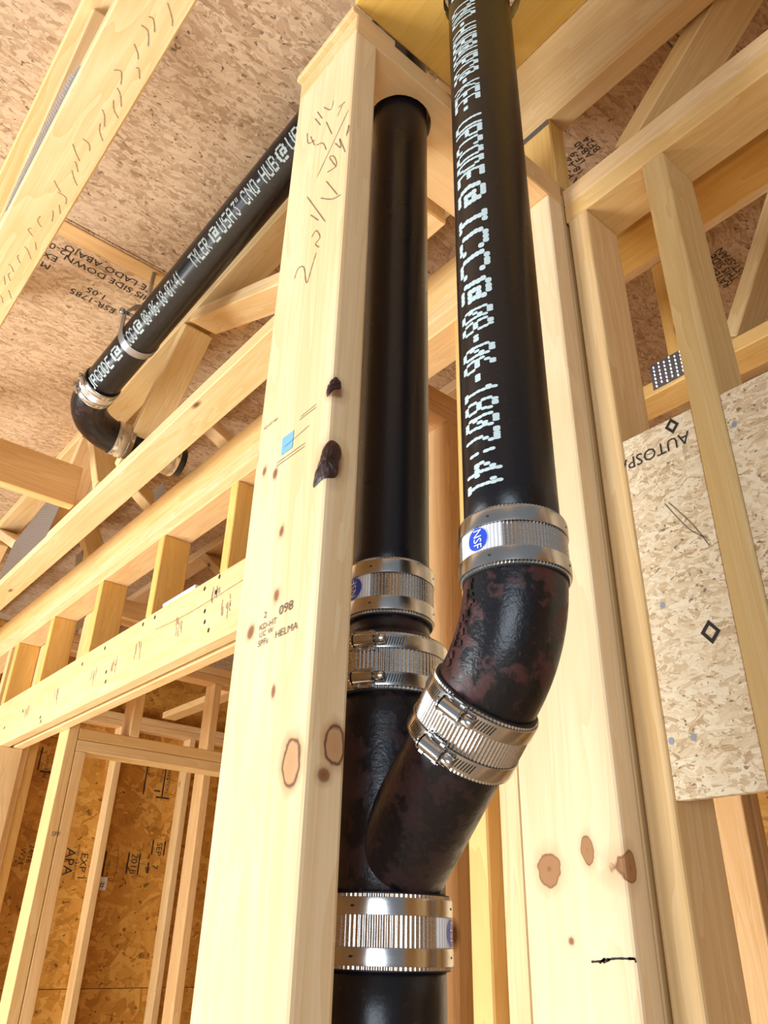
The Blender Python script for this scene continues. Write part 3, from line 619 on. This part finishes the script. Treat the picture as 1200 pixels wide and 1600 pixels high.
def bend(p, d0, d1, r, n=18):
    """quarter/eighth bend path starting at p along d0 turning to d1"""
    d0, d1 = d0.normalized(), d1.normalized(); ang = d0.angle(d1); ax = d0.cross(d1).normalized(); c = p+ (ax.cross(d0)).normalized()*r
    return [c+Matrix.Rotation(ang*i/n, 3, ax) @ (p-c) for i in range(n+1)]
ek = .0475
e0 = S1+SD*.004; path = [e0]+bend(e0+SD*.024, SD, V((1, 0, 0)), .125); e1 = path[-1]+V((.012, 0, 0)); path.append(e1)
bm = bmesh.new(); tube_bm(bm, path, [ek]*len(path), 64); el = tag(link('elbow_fitting', tome(bm), FIT), 'black quarter-bend elbow at the far end of the sloping pipe', 'pipe fitting')
run = pipe('branch_pipe', e1+V((.003, 0, 0)), (e1.x+.19, e1.y, e1.z+.003), PS, 'short black pipe passing over the bright truss chord after the elbow')
stub = bend(V((LP[0], LP[1], 2.8355)), V((0, 0, 1)), V((0, 1, 0)), .006, 6)
# reducer, wye, eighth bend
bm = bmesh.new(); tube_bm(bm, [(LP[0], LP[1], z) for z in (1.8140, 1.776, 1.772, 1.768, 1.762, 1.755, 1.750, 1.731)], [P3, P3, P3+.001, P3+.004, P3+.010, P4-.001, P4, P4], 72)
red = tag(link('reducer_fitting', tome(bm), FIT), 'black tapered reducer between the two upper couplings of the stack', 'pipe fitting')
bm = bmesh.new(); tube_bm(bm, [(LP[0], LP[1], z) for z in (1.5065, 1.56, 1.62, 1.68, 1.7300)], P4, 72)
tube_bm(bm, [A0+DB*LB*t for t in (.03, .15, .3, .45, .6, .668)], .0440, 64)
wye = tag(link('wye_fitting', tome(bm), FIT), 'black rust-spotted wye fitting whose branch slants up toward the riser', 'pipe fitting')
tl = .052; rb = tl/math.tan(PI/8)
b0 = B0-DB*tl; path = [A0+DB*LB*.672]+bend(b0, DB, V((0, 0, 1)), rb)+[V((RP[0], RP[1], 1.7955))]
bm = bmesh.new(); tube_bm(bm, path, [.0445]*len(path), 72); eb = tag(link('eighth_bend', tome(bm), RUSTY), 'rust-blotched eighth-bend fitting under the riser coupling', 'pipe fitting')
def cast_marks(par, pts, nrm_fn, s=.004):
    bm = bmesh.new(); rr = random.Random(5)
    for p, n in pts:
        m_ = Matrix.Translation(p) @ n.to_track_quat('Z', 'Y').to_matrix().to_4x4()
        g = bmesh.ops.create_cube(bm, size=1); bmesh.ops.scale(bm, vec=(s*rr.uniform(.4, 1.2), s*rr.uniform(.5, 1.6), .0025), verts=g['verts']); bmesh.ops.transform(bm, matrix=m_, verts=g['verts'])
    o = link('raised_lettering', tome(bm), par.data.materials[0], par); o['kind'] = 'stuff'
pts = []
for i in range(26):
    z = 1.70+.062*i/26+.004*math.sin(i*2.1); th = D2(168+random.uniform(-8, 8)); t_ = max(0, (1.765-z)/.1)
    c = V((RP[0], RP[1], z))+V((LP[0]-RP[0], LP[1]-RP[1], 0))*(t_**1.6*.35)
    n = V((math.cos(th), math.sin(th), 0)); pts.append((c+n*.0445, n))
cast_marks(eb, pts, None)

# ------------------------------------------------------------------ no-hub couplings (local Z = pipe axis, local X faces the camera)
def coupling(loc, axis, R, h, label, screws=None, badge=None, ecc=0.):
    """screws: centre angle of the worm housings; badge: (a0,a1,emblem angle,upward?)"""
    Z = V(axis).normalized(); X = (V((0, 0, 1.5))-V(loc)); X = (X-Z*X.dot(Z)).normalized(); Y = Z.cross(X)
    mw = Matrix.Identity(4)
    for i in range(3): mw[i][0], mw[i][1], mw[i][2] = X[i], Y[i], Z[i]
    mw.translation = V(loc)
    root = empty('no_hub_coupling', loc, label, 'pipe coupling', 'stainless no-hub couplings', mw=mw)
    Rs = R+.0040; N = 92; amp = .00055
    bm = bmesh.new(); lathe_bm(bm, ring_prof(R+.0018, Rs, -h/2, h/2), N*5, wave=lambda t: amp*math.cos(N*t))
    link('corrugated_shield', smooth_by_angle(tome(bm), .9), STEEL, root, local=True)
    bm = bmesh.new(); lathe_bm(bm, ring_prof(R+.0002, R+.0030, -h/2-.0012, h/2+.0012), 96); link('gasket', smooth_by_angle(tome(bm)), RUBBER, root, local=True)
    bw = h*.245; zb = h/2-bw/2-h*.045
    for s_ in (-1, 1):
        bm = bmesh.new(); z0, z1 = s_*zb-bw/2, s_*zb+bw/2
        Rb = Rs+amp+.0002
        lathe_bm(bm, [(Rb, z0), (Rb+.0008, z0+.0003), (Rb+.0010, z0+.002), (Rb+.0010, z1-.002), (Rb+.0008, z1-.0003), (Rb, z1)], 128)
        bd = link('clamp_band', smooth_by_angle(tome(bm), .9), BAND, root, local=True)
        if screws is not None:
            a = screws; Rt = Rb+.0011
            bm = bmesh.new()
            for k in list(range(4, 13))+list(range(-12, -6)):
                th = a+k*.052*(.0470/Rs)*1.0+(.10 if k > 0 else -.05)
                c_, s2 = math.cos(th), math.sin(th); tv = V((-s2, c_, 0)); pc = V((c_*Rt, s2*Rt, s_*zb)); zz = V((0, 0, 1))
                lean = tv*.0012; hw = tv*.00055
                q = [pc-hw-zz*bw*.30-lean, pc+hw-zz*bw*.30-lean, pc+hw+zz*bw*.30+lean, pc-hw+zz*bw*.30+lean]
                bm.faces.new([bm.verts.new(x) for x in q])
            sl = link('slot', tome(bm), SLOT, bd, local=True); sl['kind'] = 'stuff'
            tv = V((-math.sin(a), math.cos(a), 0)); nv = V((math.cos(a), math.sin(a), 0)); c = nv*(Rt+.0030)+V((0, 0, s_*zb))
            M = Matrix.Identity(4)
            for i in range(3): M[i][0], M[i][1], M[i][2] = tv[i], (0, 0, 1)[i], nv[i]
            M.translation = c; M = M @ Matrix.Scale(1.22, 4)
            bm = bmesh.new()     # saddle: barrel with end lips
            tube_bm(bm, [V((x, 0, .0005)) for x in (-.0078, -.0074, .0074, .0078)], [.0045, .0050, .0050, .0045], 28)
            for yy in (-1, 1):
                g = bmesh.ops.create_cube(bm, size=1); bmesh.ops.scale(bm, vec=(.0165, .0022, .0012), verts=g['verts']); bmesh.ops.translate(bm, vec=(0, yy*.0066, -.0022), verts=g['verts'])
                for xx in (-1, 1):
                    g = bmesh.ops.create_cube(bm, size=1); bmesh.ops.scale(bm, vec=(.0035, .003, .0035), verts=g['verts']); bmesh.ops.translate(bm, vec=(xx*.0058, yy*.0058, -.0010), verts=g['verts'])
            for xx in (-1, 1):
                tube_bm(bm, [V((xx*.0086-.0004, 0, .0005)), V((xx*.0086+.0004, 0, .0005))], .0058, 28)
            bmesh.ops.transform(bm, matrix=M, verts=bm.verts)
            hs = link('screw_housing', smooth_by_angle(tome(bm), .7), BAND, bd, local=True)
            bm = bmesh.new(); tube_bm(bm, [V((.0090, 0, .0004)), V((.0102, 0, .0004)), V((.0170, 0, .0004)), V((.0174, 0, .0004))], [.0030, .0042, .0042, .0036], 6)
            tube_bm(bm, [V((-.0125, 0, 0)), V((-.0085, 0, 0))], .0022, 16)
            bmesh.ops.transform(bm, matrix=M, verts=bm.verts); link('worm_screw', tome(bm), BAND, bd, local=True)
        else:
            bm = bmesh.new()
            for th in (-.42, 1.25): 
                Rt = Rb+.0012; g = []
                for i in range(10):
                    t2 = th+.032*math.cos(2*PI*i/10); g.append(bm.verts.new((Rt*math.cos(t2), Rt*math.sin(t2), s_*zb+.0010*math.sin(2*PI*i/10))))
                bm.faces.new(g)
            link('spot_weld', tome(bm), SLOT, bd, local=True)['kind'] = 'stuff'
    if badge:
        a0, a1, ae, upw = badge; hz = zb-bw/2-.0004
        bm = bmesh.new(); lathe_bm(bm, ring_prof(Rs+.0002, Rs+.0004, -hz, hz), int((a1-a0)/(2*PI)*N*5), arc=(a0, a1), wave=lambda t: amp*math.cos(N*t)+.0001)
        st = link('sticker', smooth_by_angle(tome(bm), .9), WHITE, root, local=True)
        Re = Rs+amp+.0009; er = hz*.93; bm = bmesh.new(); cen = bm.verts.new((Re*math.cos(ae), Re*math.sin(ae), 0)); ring = []
        for i in range(72):
            rr = er*(1+.035*math.cos(i*PI)); t2 = ae+rr/Re*math.cos(2*PI*i/72); ring.append(bm.verts.new((Re*math.cos(t2), Re*math.sin(t2), rr*math.sin(2*PI*i/72))))
        for i in range(72): bm.faces.new((cen, ring[i], ring[(i+1) % 72]))
        link('emblem', tome(bm), BLUE, st, local=True)
        me = text_me('NSF', er*1.02, 'CENTER'); sg = 1 if upw else -1   # reads up or down along the axis
        for v in me.vertices:
            a_, b_ = v.co.x*1.0, v.co.y*1.15; t2 = ae-sg*b_/Re; v.co = V(((Re+.0003)*math.cos(t2), (Re+.0003)*math.sin(t2), sg*a_))
        link('emblem_lettering', me, WHITE, st, local=True)
    return root
coupling((*RP, 1.7955), (0, 0, 1), P3, .0545, 'coupling with a blue round emblem under the lettered riser', badge=(D2(-66), D2(-10), D2(-38), False))
coupling(A0+DB*LB*.672, DB, .0440, .0545, 'tilted bright coupling with two worm screws joining wye branch and bend', screws=D2(-20))
coupling((*LP, 1.8140), (0, 0, 1), P3, .0600, 'upper stack coupling half hidden by the front stud, emblem at its left', badge=(D2(-80), D2(-24), D2(-50), True))
coupling((*LP, 1.7310), (0, 0, 1), P4, .0545, 'stack coupling with two worm screws just above the wye', screws=D2(-21))
coupling((*LP, 1.5058), (0, 0, 1), P4, .0545, 'lowest coupling with banded reflections and an emblem at its right edge', badge=(D2(47), D2(95), D2(72), False))
c6 = coupling(S1+SD*.004, SD, PS, .0545, 'coupling between the sloping pipe and its elbow, under the deck', screws=D2(48))
coupling((e1.x+.001, e1.y, e1.z), (1, 0, 0), PS, .050, 'dull coupling after the elbow, half behind the bright truss chord', screws=D2(-150))
coupling((e1.x+.145, e1.y, e1.z+.003), (1, 0, 0), PS, .050, 'far coupling peeking out past the bright truss chord', screws=D2(-150))

lb = empty('truss_label', (.72, 1.24, 2.62), 'white printed paper label hanging under the bright truss chord beside the front stud', 'label')
bm = bmesh.new(); bm.faces.new([bm.verts.new(q) for q in ((.716, 1.285, 2.652), (.716, 1.205, 2.652), (.722, 1.205, 2.612), (.722, 1.270, 2.618))]); bmesh.ops.solidify(bm, geom=bm.faces[:], thickness=.0006); link('paper', tome(bm), WHITE, lb)
sh_ = board('paper_shim', (.829, .85), (1.79, 1.98), (2.304, 2.314), 'y', None, mat=WHITE, bev=.001); tag(sh_, 'thin white shim lying on the door header between cripple studs', 'shim')
# ------------------------------------------------------------------ clevis hanger
hy = 1.585; hc = S0+SD*((hy-S0.y)/SD.y)
hg = empty('clevis_hanger', hc, 'grey steel clevis hanger with a threaded rod holding the sloping pipe', 'hanger')
Xh = V((1, 0, 0)); Zh = V((0, 0, 1))
def strap(pts, w_, t_, name):
    bm = bmesh.new(); rings = []
    n = len(pts)
    for i, p in enumerate(pts):
        d = (pts[min(i+1, n-1)]-pts[max(i-1, 0)]).normalized(); nn = d.cross(SD).normalized()
        rings.append([bm.verts.new(p+SD*a*w_/2+nn*b*t_/2) for a, b in ((-1, -1), (1, -1), (1, 1), (-1, 1))])
    for i in range(n-1):
        for j in range(4): bm.faces.new((rings[i][j], rings[i][(j+1) % 4], rings[i+1][(j+1) % 4], rings[i+1][j]))
    bm.faces.new(rings[0]); bm.faces.new(rings[-1]); return link(name, smooth_by_angle(tome(bm)), GRY, hg)
GRY = simple('zinc_strap', (.34, .34, .35), .4, .7)
rr = PS+.002
strap([hc+(Xh*math.cos(t)+Zh*math.sin(t))*rr for t in [PI+.0+(PI)*i/30 for i in range(31)]], .022, .003, 'lower_ring')
yk = [hc-Xh*rr, hc-Xh*(rr+.001)+Zh*.055, hc-Xh*.030+Zh*.088, hc-Xh*.014+Zh*.098, hc+Xh*.014+Zh*.098, hc+Xh*.030+Zh*.088, hc+Xh*(rr+.001)+Zh*.055, hc+Xh*rr]
strap(yk, .022, .003, 'upper_yoke')
bm = bmesh.new(); tube_bm(bm, [hc-Xh*.062+Zh*.060, hc+Xh*.060+Zh*.060], .0042, 14); tube_bm(bm, [hc-Xh*.062+Zh*.060, hc-Xh*.052+Zh*.060], .009, 6); tube_bm(bm, [hc+Xh*.050+Zh*.060, hc+Xh*.058+Zh*.060], .009, 6); link('cross_bolt', tome(bm), GALV2, hg)
bm = bmesh.new(); tube_bm(bm, [V((hc.x, hc.y, hc.z+.088)), V((hc.x, hc.y, DZ-.001))], .0055, 16); link('threaded_rod', tome(bm), GALV2, hg)
bm = bmesh.new(); tube_bm(bm, [V((hc.x, hc.y, hc.z+.100)), V((hc.x, hc.y, hc.z+.108))], .010, 6); link('rod_nut', tome(bm), GALV2, hg)
